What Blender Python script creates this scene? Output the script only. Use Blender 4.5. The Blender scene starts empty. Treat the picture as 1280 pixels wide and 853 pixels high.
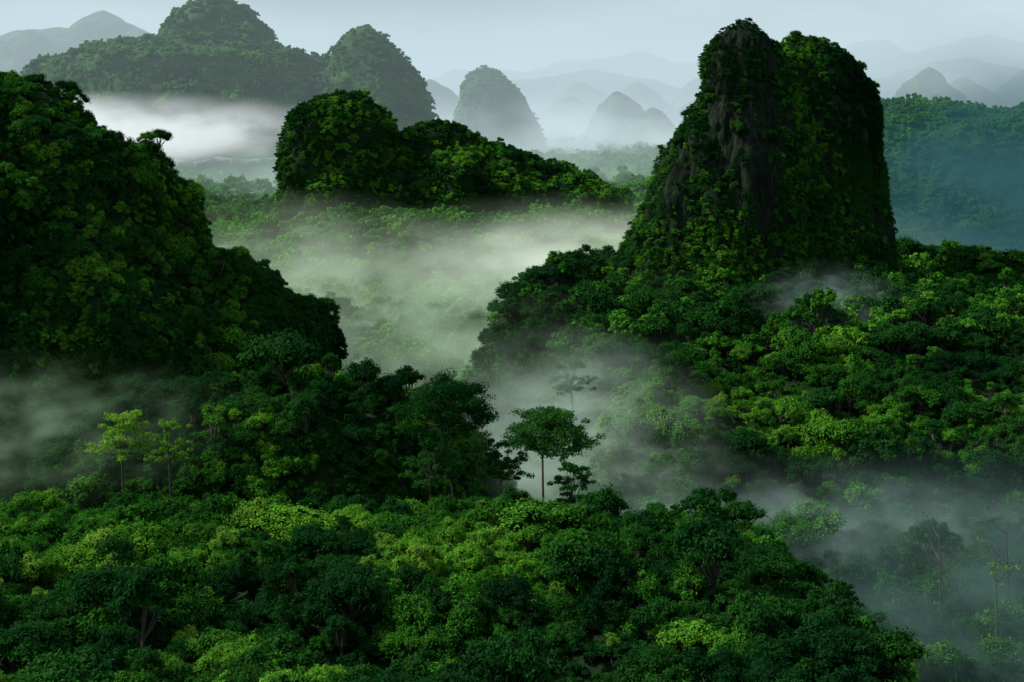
import bpy, math, numpy as np
from mathutils import Vector
S = bpy.context.scene
rng = np.random.default_rng(7)

# ---------------------------------------------------------------- noise
def _h(ix, iy, iz):
    h = (ix.astype(np.int64)*374761393 + iy.astype(np.int64)*668265263 + iz.astype(np.int64)*2147483647*3) & 0xffffffff
    h = ((h ^ (h >> 13)) * 1274126177) & 0xffffffff
    h = ((h ^ (h >> 15)) * 2246822519) & 0xffffffff
    h = h ^ (h >> 16)
    return (h & 0xffffff)/float(0xffffff)
def vn(x, y, z):
    x, y, z = np.broadcast_arrays(np.asarray(x, float), np.asarray(y, float), np.asarray(z, float))
    ix, iy, iz = np.floor(x), np.floor(y), np.floor(z)
    fx, fy, fz = x-ix, y-iy, z-iz
    fx = fx*fx*(3-2*fx); fy = fy*fy*(3-2*fy); fz = fz*fz*(3-2*fz)
    r = 0
    for a in (0, 1):
        wx = fx if a else 1-fx
        for b in (0, 1):
            wy = fy if b else 1-fy
            for c in (0, 1):
                wz = fz if c else 1-fz
                r = r + wx*wy*wz*_h(ix+a, iy+b, iz+c)
    return r
def fbm(x, y, z=0.0, o=4):
    s = 0; a = 0.5; t = 0
    x = np.asarray(x, float); y = np.asarray(y, float); z = np.asarray(z, float)
    for i in range(o):
        s = s + a*vn(x*2**i+17.3*i, y*2**i+5.1*i, z*2**i+9.7*i); t += a; a *= .5
    return s/t*2-1
def sm(v, a, b):
    t = np.clip((v-a)/(b-a), 0, 1); return t*t*(3-2*t)

# ---------------------------------------------------------------- terrain
def ground(x, y):
    x = np.asarray(x, float); y = np.asarray(y, float)
    wx = x + 14*fbm(x/60, y/60, 3.3, 3); wy = y + 14*fbm(x/60, y/60, 8.1, 3)
    valley = 6 + 12*fbm(x/170, y/170, 0, 4) + 50*sm(y, 1150, 1900) + 60*sm(y, 2300, 6000)
    valley = valley + 30*fbm(x/420, y/420, 2, 4)*sm(y, 1000, 2500)
    valley = valley + 26*sm(y, 700, 1000)*(.4+fbm(x/90, y/120, 14, 4))*(1-sm(y, 1900, 2300))
    f = (97 - 0.095*(wy-200))*(1-sm(wy, 395, 500))*(1-sm(wx-0.10*(350-wy), 60, 106))
    f = f + 5*np.exp(-((x-42)/38)**2-((y-330)/34)**2) + 6*np.exp(-((x+25)/40)**2-((y-345)/40)**2)
    f = f - 9*np.exp(-((x-5)/50)**2-((y-270)/28)**2)
    gl = 52*(1-sm(np.hypot((wx-150)/170, (wy-370)/150), .6, 1.1))
    m = 91*(1-sm(np.hypot((wx+84)/122, (wy-500)/85), .35, 1.15))
    lb = 92*(1-sm(np.hypot((wx+300)/250, (wy-600)/150), .75, 1.1))
    xe = np.interp(y, [450, 520, 600, 700, 745, 800, 900, 1000], [60, 44, 38, 26, -2, 4, 40, 80])
    rs = np.interp(y, [430, 470, 520, 600, 700, 770, 900, 1050], [26, 38, 54, 72, 86, 94, 90, 10])
    rs = rs + 14*np.exp(-((x-8)/38)**2-((y-760)/45)**2) + 12*fbm(x/55, y/70, 21, 3)
    rs = rs*sm(x+6*fbm(x/25, y/25, 5, 3), xe-60, xe+20)
    mb = 82*(1-sm(np.hypot((wx+40)/300, (wy-1500)/230), .6, 1.1))
    k = 6.0
    st = np.stack([valley, f, m, lb, rs, mb, gl])
    mx = st.max(0)
    h = mx + k*np.log(np.exp((st-mx)/k).sum(0))
    h = h + 8*fbm(x/36, y/36, 1, 4)
    return h
def slope(x, y):
    return np.hypot((ground(x+2, y)-ground(x-2, y))/4, (ground(x, y+2)-ground(x, y-2))/4)

def new_mesh_obj(name, verts, faces, mats, midx=None, smooth=True, link=True, tint=None):
    me = bpy.data.meshes.new(name)
    me.from_pydata([tuple(v) for v in np.asarray(verts, float).tolist()], [], faces)
    for m in mats: me.materials.append(m)
    if midx is not None: me.polygons.foreach_set('material_index', np.asarray(midx, np.int32))
    me.polygons.foreach_set('use_smooth', np.full(len(me.polygons), smooth, bool))
    if tint is not None:
        a = me.attributes.new('tint', 'FLOAT', 'FACE'); a.data.foreach_set('value', np.asarray(tint, np.float32))
    me.update()
    ob = bpy.data.objects.new(name, me)
    if link: S.collection.objects.link(ob)
    return ob

# ---------------------------------------------------------------- materials
def mat(name):
    m = bpy.data.materials.new(name); m.use_nodes = True
    nt = m.node_tree; nt.nodes.clear()
    return m, nt, nt.nodes, nt.links
def ramp(n, stops):
    r = n.new('ShaderNodeValToRGB'); e = r.color_ramp.elements
    while len(e) < len(stops): e.new(.5)
    for i, (p, c) in enumerate(stops): e[i].position = p; e[i].color = (*c, 1)
    return r
def foliage_mat(name, dark, mid, light, trans=.28):
    m, nt, n, l = mat(name)
    at = n.new('ShaderNodeAttribute'); at.attribute_name = 'tint'
    oi = n.new('ShaderNodeObjectInfo')
    geo = n.new('ShaderNodeNewGeometry')
    nz = n.new('ShaderNodeTexNoise'); nz.inputs['Scale'].default_value = .022; nz.inputs['Detail'].default_value = 2
    l.new(geo.outputs['Position'], nz.inputs['Vector'])
    a = n.new('ShaderNodeMath'); a.operation = 'MULTIPLY_ADD'; a.inputs[1].default_value = .26
    l.new(oi.outputs['Random'], a.inputs[0])
    b = n.new('ShaderNodeMath'); b.operation = 'MULTIPLY_ADD'; b.inputs[1].default_value = .34
    l.new(at.outputs['Fac'], b.inputs[0]); l.new(a.outputs[0], b.inputs[2])
    c = n.new('ShaderNodeMath'); c.operation = 'MULTIPLY_ADD'; c.inputs[1].default_value = 2.3; c.inputs[2].default_value = -.95
    l.new(nz.outputs['Fac'], c.inputs[0]); l.new(c.outputs[0], a.inputs[2])
    r = ramp(n, [(0, dark), (.45, mid), (1, light)]); l.new(b.outputs[0], r.inputs[0])
    p = n.new('ShaderNodeBsdfDiffuse')
    l.new(r.outputs[0], p.inputs['Color'])
    t = n.new('ShaderNodeBsdfTranslucent'); l.new(r.outputs[0], t.inputs['Color'])
    mx = n.new('ShaderNodeMixShader'); mx.inputs[0].default_value = trans
    l.new(p.outputs[0], mx.inputs[1]); l.new(t.outputs[0], mx.inputs[2])
    o = n.new('ShaderNodeOutputMaterial'); l.new(mx.outputs[0], o.inputs[0])
    return m
leafM = foliage_mat('leaf', (.012, .058, .011), (.038, .168, .016), (.15, .38, .032))
darkM = foliage_mat('dark_leaf', (.005, .030, .010), (.013, .070, .014), (.032, .13, .018))  # darker leaf copy; paints shade where it replaces the normal leaf
paleM = foliage_mat('pale_leaf', (.06, .19, .025), (.14, .32, .035), (.25, .44, .055))
farleafM = foliage_mat('distant_leaf', (.024, .11, .022), (.055, .23, .028), (.15, .39, .04))
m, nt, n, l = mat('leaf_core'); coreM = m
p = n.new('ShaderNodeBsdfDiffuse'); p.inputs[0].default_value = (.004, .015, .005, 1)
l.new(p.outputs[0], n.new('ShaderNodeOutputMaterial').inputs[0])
m, nt, n, l = mat('bark'); barkM = m
p = n.new('ShaderNodeBsdfPrincipled'); p.inputs['Roughness'].default_value = .9
nz = n.new('ShaderNodeTexNoise'); nz.inputs['Scale'].default_value = 2
r = ramp(n, [(.3, (.025, .025, .017)), (.7, (.07, .068, .05))]); l.new(nz.outputs['Fac'], r.inputs[0]); l.new(r.outputs[0], p.inputs['Base Color'])
l.new(p.outputs[0], n.new('ShaderNodeOutputMaterial').inputs[0])

def ground_mat(name, cols, sc, bump, strength, vscale=(1, 1, 1)):
    m, nt, n, l = mat(name)
    geo = n.new('ShaderNodeNewGeometry'); mp = n.new('ShaderNodeMapping'); mp.inputs['Scale'].default_value = vscale
    l.new(geo.outputs['Position'], mp.inputs[0])
    nz = n.new('ShaderNodeTexNoise'); nz.inputs['Scale'].default_value = sc; nz.inputs['Detail'].default_value = 9; nz.inputs['Roughness'].default_value = .65
    l.new(mp.outputs[0], nz.inputs['Vector'])
    r = ramp(n, cols); l.new(nz.outputs['Fac'], r.inputs[0])
    p = n.new('ShaderNodeBsdfPrincipled'); p.inputs['Roughness'].default_value = .85
    p.inputs['Specular IOR Level'].default_value = .1
    l.new(r.outputs[0], p.inputs['Base Color'])
    bp = n.new('ShaderNodeBump'); bp.inputs['Strength'].default_value = strength; bp.inputs['Distance'].default_value = bump
    l.new(nz.outputs['Fac'], bp.inputs['Height']); l.new(bp.outputs[0], p.inputs['Normal'])
    l.new(p.outputs[0], n.new('ShaderNodeOutputMaterial').inputs[0])
    return m
soilM = ground_mat('forest_floor', [(.3, (.005, .016, .005)), (.6, (.010, .030, .008)), (.8, (.02, .05, .012))], .05, 6, .8)
rockM = ground_mat('karst_rock', [(.35, (.004, .007, .005)), (.50, (.009, .016, .010)), (.62, (.015, .034, .014)), (.80, (.055, .068, .052))], .35, 2.0, 1, (1, 1, .16))
farM = ground_mat('far_forest', [(.35, (.012, .04, .016)), (.55, (.035, .10, .025)), (.8, (.08, .16, .03))], .03, 14, 1)

# terrain mesh
rows = np.concatenate([np.arange(-300, 100, 40), np.arange(100, 620, 6), 620*np.exp(np.linspace(0, math.log(32000/620), 220))])
cols = np.linspace(-1, 1, 300); cols = np.sign(cols)*np.abs(cols)**1.15
hw = np.maximum(420, rows*.75)
X = hw[:, None]*cols[None, :]; Y = np.repeat(rows[:, None], 300, 1)
Z = ground(X, Y)
nr, nc = X.shape
idx = np.arange(nr*nc).reshape(nr, nc)
GF = np.stack([idx[:-1, :-1], idx[:-1, 1:], idx[1:, 1:], idx[1:, :-1]], -1).reshape(-1, 4)
GV = np.stack([X, Y, Z], -1).reshape(-1, 3)
new_mesh_obj('ground', GV, GF.tolist(), [soilM])

# ---------------------------------------------------------------- karst bodies
def karst_mesh(prof, cy, dr, amp=6, sc=28, flute=0, nth=160, nz=90, seed=0, ledge=0):
    prof = sorted(prof, key=lambda t: -t[0])
    z = np.array([q[0] for q in prof], float); xl = np.array([q[1] for q in prof], float); xr = np.array([q[2] for q in prof], float)
    c0 = (xl[0]+xr[0])/2; w0 = (xr[0]-xl[0])/2
    z = np.insert(z, 0, z[0]+w0*.22); xl = np.insert(xl, 0, c0-.1); xr = np.insert(xr, 0, c0+.1)
    c = (xl+xr)/2; w = (xr-xl)/2
    s = np.concatenate([[0], np.cumsum(np.hypot(np.diff(z), np.diff(w)))])
    ss = np.linspace(0, s[-1], nz)
    z, c, w = np.interp(ss, s, z), np.interp(ss, s, c), np.interp(ss, s, w)
    for _ in range(2):
        for a in (z, c, w): a[1:-1] = (a[:-2]+2*a[1:-1]+a[2:])/4
    th = np.linspace(0, 2*math.pi, nth, endpoint=False)
    ct, st = np.cos(th), np.sin(th)
    X = c[:, None]+w[:, None]*ct; Y = cy+dr*w[:, None]*st; Zz = np.repeat(z[:, None], nth, 1)
    t = np.minimum(1, w/(amp*2.5+1))[:, None]
    d = amp*fbm((X+seed*99)/sc, Y/sc, Zz/sc, 5)
    if flute: d = d+flute*fbm((X+seed*57)/9, Y/9, Zz/55, 4)-flute*.6*np.abs(fbm(X/16+3, Y/16, Zz/90, 2))
    if ledge: d = d+ledge*np.sin(Zz/7.5+6*fbm(X/45, Y/45, seed, 2))*(.5+.5*fbm(X/30, Y/30, Zz/60, 2))
    d = d*t
    X = X+d*ct; Y = Y+d*st; Zz = Zz+.5*amp*fbm(X/sc+7, Y/sc, Zz/sc+3, 3)*t
    V = np.stack([X, Y, Zz], -1).reshape(-1, 3)
    i = np.arange(nz*nth).reshape(nz, nth); j = np.roll(i, -1, 1)
    F = np.stack([i[:-1], i[1:], j[1:], j[:-1]], -1).reshape(-1, 4)
    return V, F
def sample(V, F, spacing):
    a, b, c, d = (V[F[:, k]] for k in range(4))
    T = np.concatenate([np.stack([a, b, c], 1), np.stack([a, c, d], 1)])
    nn = np.cross(T[:, 1]-T[:, 0], T[:, 2]-T[:, 0]); A = np.linalg.norm(nn, axis=1)/2
    N = int(A.sum()/spacing**2)
    k = rng.choice(len(T), N, p=A/A.sum())
    u, v = rng.random(N), rng.random(N); q = u+v > 1; u[q] = 1-u[q]; v[q] = 1-v[q]
    P = T[k, 0]+u[:, None]*(T[k, 1]-T[k, 0])+v[:, None]*(T[k, 2]-T[k, 0])
    nrm = nn[k]/(2*A[k]+1e-9)[:, None]
    toc = np.array([0, 0, 200.])-P; toc /= np.linalg.norm(toc, axis=1)[:, None]
    keep = (nrm*toc).sum(1) > -.4
    return P[keep], nrm[keep]
def build_hill(name, parts, matl):
    V = []; F = []; o = 0
    for (v, f) in parts:
        V.append(v); F.append(f+o); o += len(v)
    V = np.concatenate(V); F = np.concatenate(F)
    new_mesh_obj(name, V, F.tolist(), [matl])
    return V, F

towA = karst_mesh([(248, 131, 137), (245, 125, 143), (239, 118, 150), (229, 113, 156), (204, 108, 164), (186, 98, 170), (168, 87, 177), (150, 78, 184), (127, 70, 190), (104, 60, 196), (70, 36, 204)], 812, .62, 4, 24, 6.5, 300, 190, 1, 1.2)
towB = karst_mesh([(236, 160, 184), (231, 153, 196), (217, 149, 209), (198, 148, 217), (145, 146, 220), (131, 144, 223), (104, 140, 231), (70, 120, 252)], 832, .8, 5, 24, 6, 300, 180, 2, 1.5)
TV, TF = build_hill('karst_tower', [towA, towB], rockM)
LV, LF = build_hill('jungle_hill', [
    karst_mesh([(207, -262, -212), (198, -290, -190), (184, -310, -170), (174, -325, -148), (156, -340, -131), (133, -355, -121), (124, -360, -108), (108, -370, -92), (98, -380, -86), (70, -400, -74)], 600, .62, 26, 40, 9, 300, 190, 3, 5)], soilM)
MV, MF = build_hill('jungle_hill.001', [
    karst_mesh([(207, -196, -156), (195, -220, -138), (176, -234, -126), (138, -243, -114), (88, -247, -92), (50, -260, -60)], 1480, .8, 16, 36, 6, 180, 100, 4, 4),
    karst_mesh([(176, -92, -58), (164, -125, -34), (144, -150, 9), (130, -170, 51), (117, -190, 92), (100, -200, 130), (70, -215, 165), (50, -220, 180)], 1500, .55, 22, 34, 6, 220, 100, 5, 3)], soilM)
AV, AF = build_hill('jungle_hill.002', [
    karst_mesh([(402, -585, -533), (366, -636, -480), (324, -666, -450), (285, -698, -407), (225, -760, -340), (120, -800, -300)], 2620, .8, 22, 70, 0, 140, 70, 6, 6),
    karst_mesh([(300, -790, -420), (283, -868, -345), (248, -905, -255), (200, -960, -180), (100, -1000, -150)], 2600, .4, 40, 70, 0, 200, 60, 7, 5),
    karst_mesh([(341, -281, -257), (314, -312, -228), (277, -332, -194), (240, -348, -162), (205, -362, -152), (100, -400, -130)], 2560, .8, 9, 60, 0, 120, 60, 8, 4)], farM)
RV, RF = build_hill('jungle_hill.003', [
    karst_mesh([(196, 470, 560), (189, 440, 610), (176, 400, 760), (148, 350, 900), (90, 300, 1000), (20, 240, 1100)], 1850, .7, 34, 80, 0, 200, 70, 9, 4),
    karst_mesh([(194, 640, 720), (178, 590, 800), (120, 520, 900), (20, 450, 1000)], 1750, .7, 28, 70, 0, 160, 60, 19, 4)], farM)
CV, CF = build_hill('jungle_hill.004', [
    karst_mesh([(288, -82, -48), (272, -106, -18), (240, -126, 18), (200, -137, 40), (80, -175, 95)], 3500, .8, 9, 50, 0, 120, 50, 10)], farM)
def cone(x, y, zt, w, seed, zb=60):
    r = np.random.default_rng(seed); s1, s2 = r.uniform(-.09, .09, 2)
    return karst_mesh([(zt, x-w*(.07-s1), x+w*(.07+s1)), (zt-.13*w, x-w*(.24-s1), x+w*(.26+s1)), (zt-.32*w, x-w*(.40-s2), x+w*(.44+s2)), (zt-w*.6, x-w*.62, x+w*.68), (min(zb, zt-w*1.2), x-w*1.2, x+w*1.25)], y, .8, w*.16, w*.3, 0, 110, 56, seed)
parts = [
    cone(307, 4000, 234, 120, 11), cone(383, 3800, 190, 85, 12),
    karst_mesh([(480, -1325, -1290), (440, -1400, -1205), (418, -1523, -1150), (390, -1740, -1120), (330, -1900, -1050), (100, -2000, -900)], 4500, .5, 90, 130, 0, 260, 80, 13),
    cone(-1500, 4300, 425, 230, 41), cone(-1310, 4450, 492, 300, 42), cone(-1160, 4350, 425, 210, 43), cone(-1750, 4500, 400, 260, 44),
    cone(1325, 4500, 315, 180, 14), cone(1205, 4000, 228, 130, 15), cone(1430, 4700, 250, 190, 21),
    cone(-256, 4500, 276, 250, 22), cone(-60, 5200, 250, 380, 23), cone(230, 5300, 225, 300, 24), cone(530, 5700, 285, 330, 25), cone(690, 5100, 222, 300, 26),
    cone(1750, 5500, 300, 400, 27), cone(2020, 5600, 330, 330, 28), cone(330, 6000, 290, 430, 29), cone(850, 6200, 310, 480, 30), cone(1150, 6400, 290, 450, 31),
    karst_mesh([(330, 200, 560), (300, 0, 800), (240, -300, 1000), (60, -500, 1300)], 6800, .4, 180, 240, 0, 260, 60, 16),
    karst_mesh([(470, 500, 1100), (410, 100, 1500), (330, -600, 2000), (60, -900, 2500)], 8800, .4, 300, 420, 0, 260, 60, 17),
    karst_mesh([(540, 2500, 3300), (440, 2000, 3800), (300, 1700, 4300), (60, 1400, 4600)], 8600, .4, 300, 420, 0, 260, 60, 18),
    karst_mesh([(360, 1900, 2500), (280, 1600, 2900), (60, 1300, 3200)], 6800, .4, 180, 260, 0, 220, 60, 20)]
build_hill('distant_hills', parts, farM)

# ---------------------------------------------------------------- plants
import bmesh
bm = bmesh.new(); bmesh.ops.create_icosphere(bm, subdivisions=1, radius=1)
JV = np.array([v.co[:] for v in bm.verts]); JF = np.array([[v.index for v in f.verts] for f in bm.faces]); bm.free()
bm = bmesh.new(); bmesh.ops.create_icosphere(bm, subdivisions=2, radius=1)
IV = np.array([v.co[:] for v in bm.verts]); IF = np.array([[v.index for v in f.verts] for f in bm.faces]); bm.free()
class Acc:
    def __init__(s): s.v = []; s.f = []; s.m = []; s.t = []; s.n = 0
    def add(s, V, F, m, t):
        s.v.append(np.asarray(V)); s.f += (np.asarray(F)+s.n).tolist(); s.n += len(V)
        s.m += [m]*len(F); s.t += list(np.broadcast_to(t, (len(F),)))
    def leaves(s, C, N, size, R):
        k = len(C); N = N/np.linalg.norm(N, axis=1)[:, None]
        a = R.normal(size=(k, 3)); U = np.cross(N, a); U /= np.linalg.norm(U, axis=1)[:, None]; W = np.cross(N, U)
        sz = size*R.uniform(.55, 1.35, k)[:, None]
        V = np.stack([C+U*sz*.66, C+W*sz*.34+N*sz*.1, C-U*sz*.66, C-W*sz*.34+N*sz*.1], 1).reshape(-1, 3)
        s.add(V, np.arange(4*k).reshape(k, 4), 0, R.random(k))
    def tube(s, P, rad, sides=6):
        P = np.asarray(P, float); V = []; n = len(P)
        for i in range(n):
            d = P[min(i+1, n-1)]-P[max(i-1, 0)]; d /= np.linalg.norm(d)
            u = np.cross(d, [.3, 1, .2]); u /= np.linalg.norm(u); w = np.cross(d, u)
            for k in range(sides):
                an = 2*math.pi*k/sides; V.append(P[i]+rad[i]*(u*math.cos(an)+w*math.sin(an)))
        F = [[i*sides+k, i*sides+(k+1) % sides, (i+1)*sides+(k+1) % sides, (i+1)*sides+k] for i in range(n-1) for k in range(sides)]
        s.add(V, F, 2, .5)
    def obj(s, name, link, leaf=None):
        return new_mesh_obj(name, np.concatenate(s.v), s.f, [leaf or leafM, coreM, barkM], s.m, smooth=False, link=link, tint=s.t)
def clump(A, R, c, rc, leaf, nper, core=True, low=-.45, zs=.75):
    d = R.normal(size=(int(nper*1.7), 3)); d /= np.linalg.norm(d, axis=1)[:, None]; d = d[d[:, 2] > low][:nper]
    rad = rc*R.uniform(.6, 1.2, len(d))[:, None]
    rad *= 1+.30*np.sin(d[:, :1]*6+c[0]*3)*np.sin(d[:, 1:2]*6+c[1]*3)
    P = c+d*rad*[1, 1, zs]
    N = d+[0, 0, .35]+R.normal(size=d.shape)*.5
    A.leaves(P, N, leaf, R)
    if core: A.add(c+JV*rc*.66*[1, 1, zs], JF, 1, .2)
def tree(name, seed, Rr, H, ncl, leaf, nper, zf=.55, trunk=True, link=False, core=True, rcl=(.16, .38), leafmat=None):
    R = np.random.default_rng(seed); A = Acc()
    ell = R.uniform(.75, 1.2); ph = R.uniform(0, 6.28); sh = R.normal(size=2)*Rr*.12
    for i in range(ncl):
        an = i*2.399+R.uniform(-.6, .6); q = math.sqrt((i+.5)/ncl)*R.uniform(.65, 1.12)
        lob = 1+.25*math.sin(2*an+ph)+.15*math.sin(3*an+ph*2)
        r = Rr*.84*q*lob; rc = Rr*R.uniform(*rcl)
        c = np.array([r*math.cos(an)*ell+sh[0], r*math.sin(an)/ell+sh[1], H+Rr*zf*math.sqrt(max(0, 1-min(q, 1)**2))*R.uniform(.5, 1.35)+R.uniform(-.14, .12)*Rr])
        clump(A, R, c, rc, leaf, int(nper*(rc/Rr/.30)**1.5)+8, core)
        if trunk and i % 3 == 0:
            b = np.array([0, 0, H*.55]); A.tube([b, (b+c)/2+[0, 0, -.6], c], [.3, .2, .08], 5)
    if trunk: A.tube([[0, 0, -4], [.3, .2, H*.4], [0, 0, H+Rr*.2]], [.45, .34, .2], 7)
    return A.obj(name, link, leafmat)
def umbrella(name, seed, Rr, H, leaf, nper, layers, link=True, leafmat=None, tr=.6, nj=5, crown=.4):
    R = np.random.default_rng(seed); A = Acc()
    top = np.array([R.uniform(-2, 2), 0, H]); D = Rr*crown*2.2
    fork = np.array([top[0]*.6-.8, 0, H-D])
    A.tube([[0, 0, -6], [.6, .3, H*.3], fork], [tr, tr*.8, tr*.55], 8)
    for (zf, rf, k) in layers:
        for i in range(k):
            an = 2*math.pi*i/k+R.uniform(-.4, .4); r = Rr*rf*R.uniform(.4, 1)
            c = np.array([top[0]+r*math.cos(an), r*math.sin(an), H-D*zf+R.uniform(-1.2, 1.2)-.10*r])
            A.tube([fork, fork*.45+c*.55+[0, 0, -1.0], c+[0, 0, -.3]], [tr*.36, tr*.22, .07], 5)
            for j in range(nj):
                c2 = c+R.normal(size=3)*[1.9, 1.9, .7]
                clump(A, R, c2, Rr*R.uniform(.10, .19), leaf, nper, False, -.7, .6)
    return A.obj(name, link, leafmat)
protos = []
def reg(o): protos.append(o); return len(protos)-1
SH = [(6.5, 7, 25, .55), (7.8, 8, 32, .45), (5.0, 7, 17, .9), (6, 6, 22, .75), (8.4, 8, 36, .45), (4.2, 8, 13, 1.3), (5.6, 6, 20, .8), (3.4, 5, 9, 1.2)]
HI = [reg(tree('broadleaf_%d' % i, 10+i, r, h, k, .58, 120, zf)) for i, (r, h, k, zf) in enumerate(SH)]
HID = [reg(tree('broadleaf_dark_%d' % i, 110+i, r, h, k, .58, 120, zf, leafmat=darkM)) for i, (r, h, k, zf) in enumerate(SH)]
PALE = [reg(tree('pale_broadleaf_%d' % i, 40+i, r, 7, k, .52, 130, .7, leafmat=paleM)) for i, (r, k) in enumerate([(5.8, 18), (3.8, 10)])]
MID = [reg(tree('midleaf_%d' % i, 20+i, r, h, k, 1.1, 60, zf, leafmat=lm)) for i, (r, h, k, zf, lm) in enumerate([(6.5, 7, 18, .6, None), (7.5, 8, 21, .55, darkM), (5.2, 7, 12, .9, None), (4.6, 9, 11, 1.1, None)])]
LOW = [reg(tree('farleaf_%d' % i, 30+i, r, h, k, 1.9, 34, zf, leafmat=farleafM)) for i, (r, h, k, zf) in enumerate([(6.5, 5, 10, .6), (7.5, 6, 12, .5), (5.2, 6, 8, .9)])]
BS = [(3.2, 11, .6), (4.4, 16, .7), (2.2, 6, 1.0), (3.6, 11, .8)]
BUSH = [reg(tree('bush_%d' % i, 50+i, r, 0, k, .55, 95, zf, trunk=False)) for i, (r, k, zf) in enumerate(BS)]
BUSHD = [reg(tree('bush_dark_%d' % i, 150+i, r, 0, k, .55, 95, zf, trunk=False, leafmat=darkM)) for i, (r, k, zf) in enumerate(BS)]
def vine(name, seed, lm):
    R = np.random.default_rng(seed); A = Acc()
    for i in range(9):
        c = np.array([R.normal()*1.2, R.normal()*.5, -i*1.5+R.uniform(-.5, .5)])
        clump(A, R, c, R.uniform(.8, 1.7)*(1-.05*i), .55, 60, False, -1, 1.2)
    return A.obj(name, False, lm)
VINE = [reg(vine('vine_%d' % i, 60+i, [None, darkM][i])) for i in range(2)]
EMER = [reg(umbrella('emergent', 70, 7.5, 15, .6, 60, [(0, .45, 5), (.35, 1, 8), (.7, .8, 4)], False)), reg(umbrella('emergent', 71, 5, 15, .6, 50, [(0, .4, 4), (.35, 1, 6), (.8, 1, 4)], False, darkM, crown=.7))]
col = bpy.data.collections.new('plant_models')
for i, o in enumerate(protos):
    o.name = 'p%02d_%s' % (i, o.name); col.objects.link(o)

def gn_group():
    g = bpy.data.node_groups.new('scatter', 'GeometryNodeTree')
    g.interface.new_socket('Geometry', in_out='INPUT', socket_type='NodeSocketGeometry')
    g.interface.new_socket('Geometry', in_out='OUTPUT', socket_type='NodeSocketGeometry')
    n = g.nodes; l = g.links
    gi = n.new('NodeGroupInput'); go = n.new('NodeGroupOutput')
    ci = n.new('GeometryNodeCollectionInfo'); ci.inputs['Collection'].default_value = col
    ci.inputs['Separate Children'].default_value = True; ci.inputs['Reset Children'].default_value = True
    ip = n.new('GeometryNodeInstanceOnPoints'); ip.inputs['Pick Instance'].default_value = True
    def attr(nm, t):
        a = n.new('GeometryNodeInputNamedAttribute'); a.data_type = t; a.inputs['Name'].default_value = nm
        return [o for o in a.outputs if o.enabled and o.name == 'Attribute'][0]
    l.new(gi.outputs[0], ip.inputs['Points']); l.new(ci.outputs[0], ip.inputs['Instance'])
    l.new(attr('idx', 'INT'), ip.inputs['Instance Index'])
    l.new(attr('rot', 'FLOAT_VECTOR'), ip.inputs['Rotation']); l.new(attr('scl', 'FLOAT_VECTOR'), ip.inputs['Scale'])
    l.new(ip.outputs[0], go.inputs[0])
    return g
GN = gn_group()
def scatter(name, P, rot, scl, idx):
    me = bpy.data.meshes.new(name); me.vertices.add(len(P)); me.vertices.foreach_set('co', np.asarray(P, np.float32).ravel())
    a = me.attributes.new('rot', 'FLOAT_VECTOR', 'POINT'); a.data.foreach_set('vector', np.asarray(rot, np.float32).ravel())
    a = me.attributes.new('scl', 'FLOAT_VECTOR', 'POINT'); a.data.foreach_set('vector', np.asarray(scl, np.float32).ravel())
    a = me.attributes.new('idx', 'INT', 'POINT'); a.data.foreach_set('value', np.asarray(idx, np.int32))
    me.update(); o = bpy.data.objects.new(name, me); S.collection.objects.link(o)
    o.modifiers.new('scatter', 'NODES').node_group = GN
    return o
def randoms(N, lo, hi, tilt=.08):
    s = rng.uniform(lo, hi, N); scl = np.stack([s*rng.uniform(.85, 1.15, N), s*rng.uniform(.85, 1.15, N), s*rng.uniform(.8, 1.3, N)], 1)
    rot = np.stack([rng.normal(0, tilt, N), rng.normal(0, tilt, N), rng.uniform(0, 6.283, N)], 1)
    return rot, scl
def pick(N, lst): return np.array(lst)[rng.integers(0, len(lst), N)]
def pick2(P, A, B, bright):
    """noisy patches that paint light and shade: A where 'bright' is high, B elsewhere"""
    N = len(P); v = bright+1.1*fbm(P[:, 0]/45, P[:, 1]/45, 31, 3)
    return np.where(rng.random(N) < v, pick(N, A), pick(N, B))
def field(y0, y1, sp):
    ys = np.arange(y0, y1, sp); out = []
    for y in ys:
        w = .364*y*1.2+30
        xs = np.arange(-w, w, sp); out.append(np.stack([xs, np.full(len(xs), y)], 1))
    p = np.concatenate(out); return p+rng.uniform(-.5, .5, p.shape)*sp
def cat(*a): return [np.concatenate(x) for x in zip(*a)]
def hillveg(V, F, sp, kinds, lo, hi, lift=0, mask=None, kinds2=None, bright=.3):
    P, Nn = sample(V, F, sp)
    if mask is not None:
        k = mask(P, Nn); P, Nn = P[k], Nn[k]
    N = len(P); rot, scl = randoms(N, lo, hi, .15)
    tl = .45*np.sqrt(np.clip(1-Nn[:, 2]**2, 0, 1))
    rot[:, 2] = 0
    rot[:, 0] += -Nn[:, 1]*tl; rot[:, 1] += Nn[:, 0]*tl
    P2 = P+Nn*lift
    return P2, rot, scl, (pick(N, kinds) if kinds2 is None else pick2(P, kinds, kinds2, bright))
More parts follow.
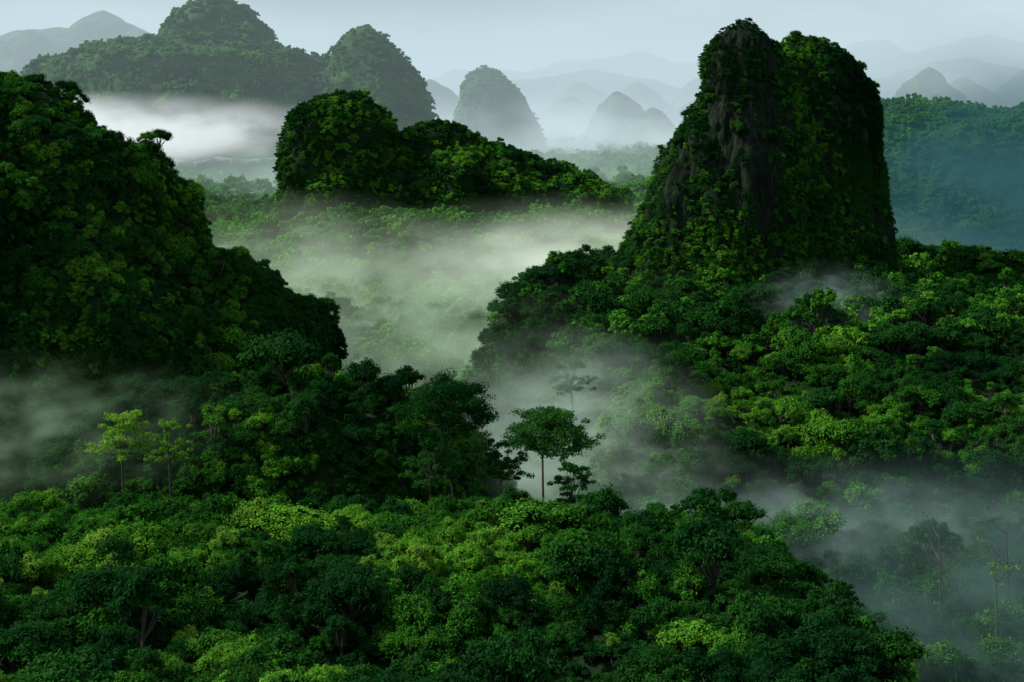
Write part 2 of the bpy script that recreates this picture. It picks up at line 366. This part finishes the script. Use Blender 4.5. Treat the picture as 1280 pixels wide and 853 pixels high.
# foreground
p = field(150, 660, 5.5); z = ground(p[:, 0], p[:, 1]); sl = slope(p[:, 0], p[:, 1])
N = len(p); rot, scl = randoms(N, .34, .86)
big = vn(p[:, 0]/20, p[:, 1]/20, 5); scl *= (.62+.75*big**1.3)[:, None]
x, y = p.T
def painted_light(x, y):  # lit humps and shaded edges painted in through the share of bright leaves
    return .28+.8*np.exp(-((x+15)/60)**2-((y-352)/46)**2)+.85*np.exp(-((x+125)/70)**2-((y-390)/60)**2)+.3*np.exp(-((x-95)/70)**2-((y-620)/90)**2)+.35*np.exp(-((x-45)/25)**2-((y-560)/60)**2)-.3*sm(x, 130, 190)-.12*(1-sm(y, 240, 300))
br = painted_light(x, y)
idx = pick2(p, HI, HID, br); q = rng.random(N); pl = q < .12*(br-.2); idx[pl] = PALE[0]; v = q < .06*(br-.2); idx[v] = PALE[1]; idx[q > .985] = EMER[1]; idx[q > .994] = EMER[0]  # pale crowns strengthen the painted sunlit hotspots
scl *= (1+.6*((rng.random(N) > .92) & ~pl))[:, None]
fa = (np.column_stack([p, z-1.8-np.clip(sl-.5, 0, 1.5)*4]), rot, scl, idx)
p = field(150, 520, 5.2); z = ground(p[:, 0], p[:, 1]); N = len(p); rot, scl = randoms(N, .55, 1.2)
fc = (np.column_stack([p, z+.5]), rot, scl, pick2(p, BUSH, BUSHD, painted_light(p[:, 0], p[:, 1])-.15))
d1 = GV[GF[:, 2]]-GV[GF[:, 0]]; d2 = GV[GF[:, 3]]-GV[GF[:, 1]]; gn = np.cross(d1, d2); gn /= np.linalg.norm(gn, axis=1)[:, None]; c = GV[GF].mean(1)
stp = (c[:, 1] > 150) & (c[:, 1] < 1150) & (np.abs(c[:, 0]) < .45*c[:, 1]+30) & (np.abs(gn[:, 2]) < .84)
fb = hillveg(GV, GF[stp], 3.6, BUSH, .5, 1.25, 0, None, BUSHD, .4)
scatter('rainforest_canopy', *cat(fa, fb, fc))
p = field(660, 1150, 7); z = ground(p[:, 0], p[:, 1]); N = len(p); rot, scl = randoms(N, .4, 1.2)
scl *= (.7+.7*vn(p[:, 0]/25, p[:, 1]/25, 9))[:, None]
scatter('valley_forest', np.column_stack([p, z-2]), rot, scl, pick2(p, MID, HID, .6))
p = field(1150, 2000, 10); z = ground(p[:, 0], p[:, 1]); N = len(p); rot, scl = randoms(N, .5, 1.35)
p2 = field(2000, 4200, 24); z2 = ground(p2[:, 0], p2[:, 1]); N2 = len(p2); rot2, scl2 = randoms(N2, 1.0, 2.3)
scatter('distant_forest', np.column_stack([np.concatenate([p, p2]), np.concatenate([z, z2])-2]), np.concatenate([rot, rot2]), np.concatenate([scl, scl2]), pick(N+N2, LOW))

a = hillveg(LV, LF, 3.4, BUSH, .32, 1.1, 0, None, BUSHD, .14)  # mostly dark leaf copies: the hill's shaded side is put into its colour
b = hillveg(LV, LF, 7.5, HI, .3, .85, -5, None, HID, .14)
c = hillveg(LV, LF, 9, VINE[1:], .8, 1.6, 1.5, lambda P, N: N[:, 2] < .5); c[1][:, :2] *= .2
scatter('hillside_forest', *cat(a, b, c))
a = hillveg(MV, MF, 5.2, BUSH, .5, 1.4, 0, None, BUSHD, .45)
b = hillveg(MV, MF, 12, MID, .35, .8, -5)
scatter('hillside_forest.001', *cat(a, b))
a = hillveg(AV, AF, 9.5, LOW, .38, 1.0, -4)
b = hillveg(RV, RF, 9, LOW, .4, 1.0, -4)
c = hillveg(CV, CF, 11, LOW, .4, 1.0, -5)
scatter('hillside_forest.002', *cat(a, b, c))
def tmask(off):
    def f(P, N):
        v = .40+1.9*fbm(P[:, 0]/13, P[:, 1]/13, P[:, 2]/42, 3)+off
        v = v+.75*sm(172-P[:, 2], 0, 55)+.9*np.exp(-((P[:, 0]-164-.05*(200-P[:, 2]))/12)**2)
        v = v+.6*sm(N[:, 2], .35, .7)
        v = v-.62*sm(P[:, 2], 160, 185)*(P[:, 0] < 151)*(P[:, 0] > 112)
        return rng.random(len(P)) < v
    return f
def ridge_b(P):  # lit central buttress and shaded right face of the tower, painted by leaf tone
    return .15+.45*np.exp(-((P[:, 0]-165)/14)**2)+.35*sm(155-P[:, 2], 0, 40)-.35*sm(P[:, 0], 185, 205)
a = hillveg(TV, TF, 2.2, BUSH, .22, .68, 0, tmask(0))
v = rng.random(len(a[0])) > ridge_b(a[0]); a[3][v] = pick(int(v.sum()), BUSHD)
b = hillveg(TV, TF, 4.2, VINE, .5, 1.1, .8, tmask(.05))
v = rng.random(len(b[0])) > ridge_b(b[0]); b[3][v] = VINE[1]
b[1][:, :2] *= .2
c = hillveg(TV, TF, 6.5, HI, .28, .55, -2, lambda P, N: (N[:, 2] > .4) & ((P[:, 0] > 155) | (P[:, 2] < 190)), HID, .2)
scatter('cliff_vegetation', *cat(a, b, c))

# individual emergent trees
def emerge(name, seed, x, y, ztop, Rr, layers, leafmat, nper=80, nj=5, crown=.4, tr=.55):
    g = float(ground(x, y)); o = umbrella(name, seed, Rr, ztop-g, .56, nper, layers, True, leafmat, tr, nj, crown)
    o.location = (x, y, g); print(name, x, y, g, ztop); return o
emerge('emergent_tree', 101, 9, 428, 105, 12.5, [(0, .5, 9), (.25, .9, 13), (.5, 1, 12), (.8, .8, 8)], darkM, 100, 5, .38)
emerge('emergent_tree', 102, -19, 452, 110, 15, [(0, .5, 9), (.22, .9, 14), (.45, 1, 13), (.75, .9, 10)], darkM, 100, 5, .42)
emerge('emergent_tree', 103, 26, 590, 90, 8, [(0, .5, 5), (.5, 1, 7), (1, .9, 6)], darkM, 70, 4, .5)
emerge('emergent_tree', 106, -4, 446, 92, 8, [(0, .5, 5), (.4, 1, 7), (.8, 1, 7)], darkM, 80, 4, .6)
emerge('emergent_tree', 108, -26, 444, 93, 9, [(0, .5, 6), (.4, 1, 8), (.8, 1, 8)], darkM, 80, 4, .6)
emerge('emergent_tree', 107, 19, 440, 86, 7, [(0, .5, 5), (.4, 1, 7), (.9, 1, 7)], darkM, 80, 4, .7)
emerge('pale_tree', 104, -118, 425, 106, 9, [(0, .5, 6), (.4, .9, 9), (.8, 1, 8)], paleM, 60, 4, .6)
emerge('pale_tree', 105, -106, 436, 100, 6, [(0, .5, 5), (.6, 1, 6), (1.1, 1, 6)], paleM, 50, 4, .6)
def bare(name, seed, H):
    R = np.random.default_rng(seed); A = Acc()
    A.tube([[0, 0, -4], [.4, 0, H*.5], [0, .3, H]], [.5, .34, .1], 7)
    for i in range(9):
        z = H*R.uniform(.45, .95); an = R.uniform(0, 6.28); L = R.uniform(3, 7)
        e = np.array([math.cos(an)*L, math.sin(an)*L, z+L*.9]); b = np.array([.2, 0, z])
        A.tube([b, (b+e)/2+[0, 0, -.5], e], [.18, .12, .04], 5)
        clump(A, R, e, 1.0, .5, 22, False, -1, .6)
    return A.obj(name, True)
for i, (x, y) in enumerate([(129, 375), (138, 392), (121, 398)]):
    o = bare('bare_tree', 200+i, 31); o.location = (x, y, float(ground(x, y)))

# ---------------------------------------------------------------- mist
def mist_mat(name, dens, color, noise=None, lo=.40, hi=.66, step=1.0, zs=2.0, inner=.0):
    m, nt, n, l = mat(name)
    ab = n.new('ShaderNodeVolumeAbsorption'); ab.inputs['Color'].default_value = (0, 0, 0, 1)
    em = n.new('ShaderNodeEmission'); em.inputs['Color'].default_value = (*color, 1)  # mist glows by itself: emission stands in for scattered daylight
    ad = n.new('ShaderNodeAddShader'); o = n.new('ShaderNodeOutputMaterial')
    if noise is None:
        ab.inputs['Density'].default_value = dens; em.inputs['Strength'].default_value = dens
        m.cycles.homogeneous_volume = True
    else:
        tc = n.new('ShaderNodeTexCoord'); ln = n.new('ShaderNodeVectorMath'); ln.operation = 'LENGTH'
        l.new(tc.outputs['Object'], ln.inputs[0])
        mr = n.new('ShaderNodeMapRange'); mr.interpolation_type = 'SMOOTHSTEP'
        mr.inputs[1].default_value = 1; mr.inputs[2].default_value = inner; mr.inputs[3].default_value = 0; mr.inputs[4].default_value = 1
        l.new(ln.outputs['Value'], mr.inputs[0])
        g = n.new('ShaderNodeNewGeometry'); mp = n.new('ShaderNodeMapping'); mp.inputs['Scale'].default_value = (1, .75, zs); mp.inputs['Rotation'].default_value = (.25, .35, .4)
        l.new(g.outputs['Position'], mp.inputs[0])
        nz = n.new('ShaderNodeTexNoise'); nz.inputs['Scale'].default_value = 1/noise; nz.inputs['Detail'].default_value = 3; nz.inputs['Roughness'].default_value = .6
        l.new(mp.outputs[0], nz.inputs['Vector'])
        m2 = n.new('ShaderNodeMapRange'); m2.interpolation_type = 'SMOOTHSTEP'
        m2.inputs[1].default_value = lo; m2.inputs[2].default_value = hi; m2.inputs[3].default_value = .05; m2.inputs[4].default_value = 1
        l.new(nz.outputs['Fac'], m2.inputs[0])
        a = n.new('ShaderNodeMath'); a.operation = 'MULTIPLY'; l.new(mr.outputs[0], a.inputs[0]); l.new(m2.outputs[0], a.inputs[1])
        b = n.new('ShaderNodeMath'); b.operation = 'MULTIPLY'; b.inputs[1].default_value = dens; l.new(a.outputs[0], b.inputs[0])
        l.new(b.outputs[0], ab.inputs['Density']); l.new(b.outputs[0], em.inputs['Strength'])
        m.cycles.volume_step_rate = step
    l.new(ab.outputs[0], ad.inputs[0]); l.new(em.outputs[0], ad.inputs[1]); l.new(ad.outputs[0], o.inputs['Volume'])
    return m
def mist(loc, r, dens, color, noise=60, **k):
    M = mist_mat('mist', dens, color, noise, **k)
    o = new_mesh_obj('mist_bank', IV*1.0, IF.tolist(), [M]); o.location = loc; o.scale = r
    return o
def haze(name, x0, x1, y0, y1, z0, z1, dens, color):
    V = [(x, y, z) for x in (x0, x1) for y in (y0, y1) for z in (z0, z1)]
    F = [(0, 1, 3, 2), (4, 6, 7, 5), (0, 4, 5, 1), (2, 3, 7, 6), (0, 2, 6, 4), (1, 5, 7, 3)]
    new_mesh_obj(name, V, F, [mist_mat(name, dens, color)], smooth=False)
haze('atmospheric_haze', -22000, 22000, 1750, 31000, -200, 620, 1/5600, (.54, .70, .77))
haze('atmospheric_haze', -22000, 22000, 3000, 31100, -210, 640, 1/4500, (.64, .79, .85))
G = (.60, .78, .56); W = (.90, .97, .97)
mist((120, 1230, 40), (380, 330, 90), 1/170, G, 70, lo=.40, hi=.62, step=2)
mist((60, 1220, 62), (200, 180, 50), 1/100, (.86, .98, .82), 60, lo=.40, hi=.62, step=2)
mist((10, 860, 40), (210, 280, 86), 1/150, (.48, .68, .47), 48, lo=.42, hi=.64, step=2)
mist((25, 560, 56), (72, 130, 60), 1/52, (.44, .60, .49), 28, lo=.42, hi=.64, step=2)
mist((-190, 1150, 40), (190, 420, 95), 1/200, G, 70, step=2.5)
mist((132, 375, 68), (85, 95, 42), 1/42, (.09, .165, .155), 26, step=2)
mist((95, 462, 56), (135, 45, 30), 1/45, (.28, .41, .37), 20, step=2, lo=.42, hi=.64)
mist((-170, 458, 94), (95, 52, 27), 1/85, (.34, .54, .34), 16, step=2, lo=.44, hi=.66)
mist((160, 712, 98), (46, 50, 25), 1/60, (.26, .38, .36), 12, step=2, lo=.42, hi=.64)
mist((-640, 2180, 158), (480, 330, 68), 1/80, W, 140, lo=.36, hi=.62, step=2)
mist((620, 1380, 90), (560, 440, 220), 1/135, (.035, .11, .13), 120, step=2.5, lo=.32, hi=.62)
mist((300, 3500, 90), (1700, 1000, 160), 1/300, (.70, .85, .88), 330, lo=.38, hi=.6, step=2.5)
mist((-50, 2150, 60), (900, 450, 120), 1/220, (.50, .69, .60), 150, step=2.5)

# ---------------------------------------------------------------- light
sd = Vector((-.74, .14, .66)).normalized()
elev = math.asin(sd.z); az = math.atan2(sd.x, sd.y)
L = bpy.data.lights.new('sun', 'SUN'); L.energy = 5.0; L.angle = math.radians(1.0); L.color = (1, .97, .86)
L.cycles.max_bounces = 4
so = bpy.data.objects.new('sun', L); so.rotation_euler = sd.to_track_quat('Z', 'Y').to_euler(); so.location = (0, 0, 600); S.collection.objects.link(so)
w = bpy.data.worlds.new('World'); S.world = w; w.use_nodes = True
nt = w.node_tree; n = nt.nodes; l = nt.links; n.clear()
sk = n.new('ShaderNodeTexSky'); sk.sky_type = 'NISHITA'; sk.sun_disc = False; sk.sun_elevation = elev; sk.sun_rotation = az
sk.dust_density = 3.0; sk.air_density = 1.0
tc = n.new('ShaderNodeTexCoord'); mp = n.new('ShaderNodeMapping'); mp.inputs['Scale'].default_value = (1, 1, 3.5)
l.new(tc.outputs['Generated'], mp.inputs[0])
nz = n.new('ShaderNodeTexNoise'); nz.inputs['Scale'].default_value = 3.2; nz.inputs['Detail'].default_value = 5
l.new(mp.outputs[0], nz.inputs['Vector'])
r = n.new('ShaderNodeMapRange'); r.inputs[1].default_value = .38; r.inputs[2].default_value = .62; r.inputs[3].default_value = .05; r.inputs[4].default_value = .7
l.new(nz.outputs['Fac'], r.inputs[0])
mx = n.new('ShaderNodeMix'); mx.data_type = 'RGBA'; l.new(r.outputs[0], mx.inputs[0]); l.new(sk.outputs[0], mx.inputs[6]); mx.inputs[7].default_value = (17, 19.8, 20.8, 1)
bg = n.new('ShaderNodeBackground'); bg.inputs[1].default_value = .05
l.new(mx.outputs[2], bg.inputs[0]); l.new(bg.outputs[0], n.new('ShaderNodeOutputWorld').inputs[0])
S.view_settings.view_transform = 'Standard'; S.view_settings.look = 'None'; S.view_settings.exposure = 0

cam = bpy.data.cameras.new('camera'); cam.lens = 49.4; cam.sensor_width = 36; cam.shift_y = -.2316; cam.clip_start = 1; cam.clip_end = 60000
co = bpy.data.objects.new('camera', cam); co.location = (0, 0, 200); co.rotation_euler = (math.radians(90), 0, 0)
S.collection.objects.link(co); S.camera = co
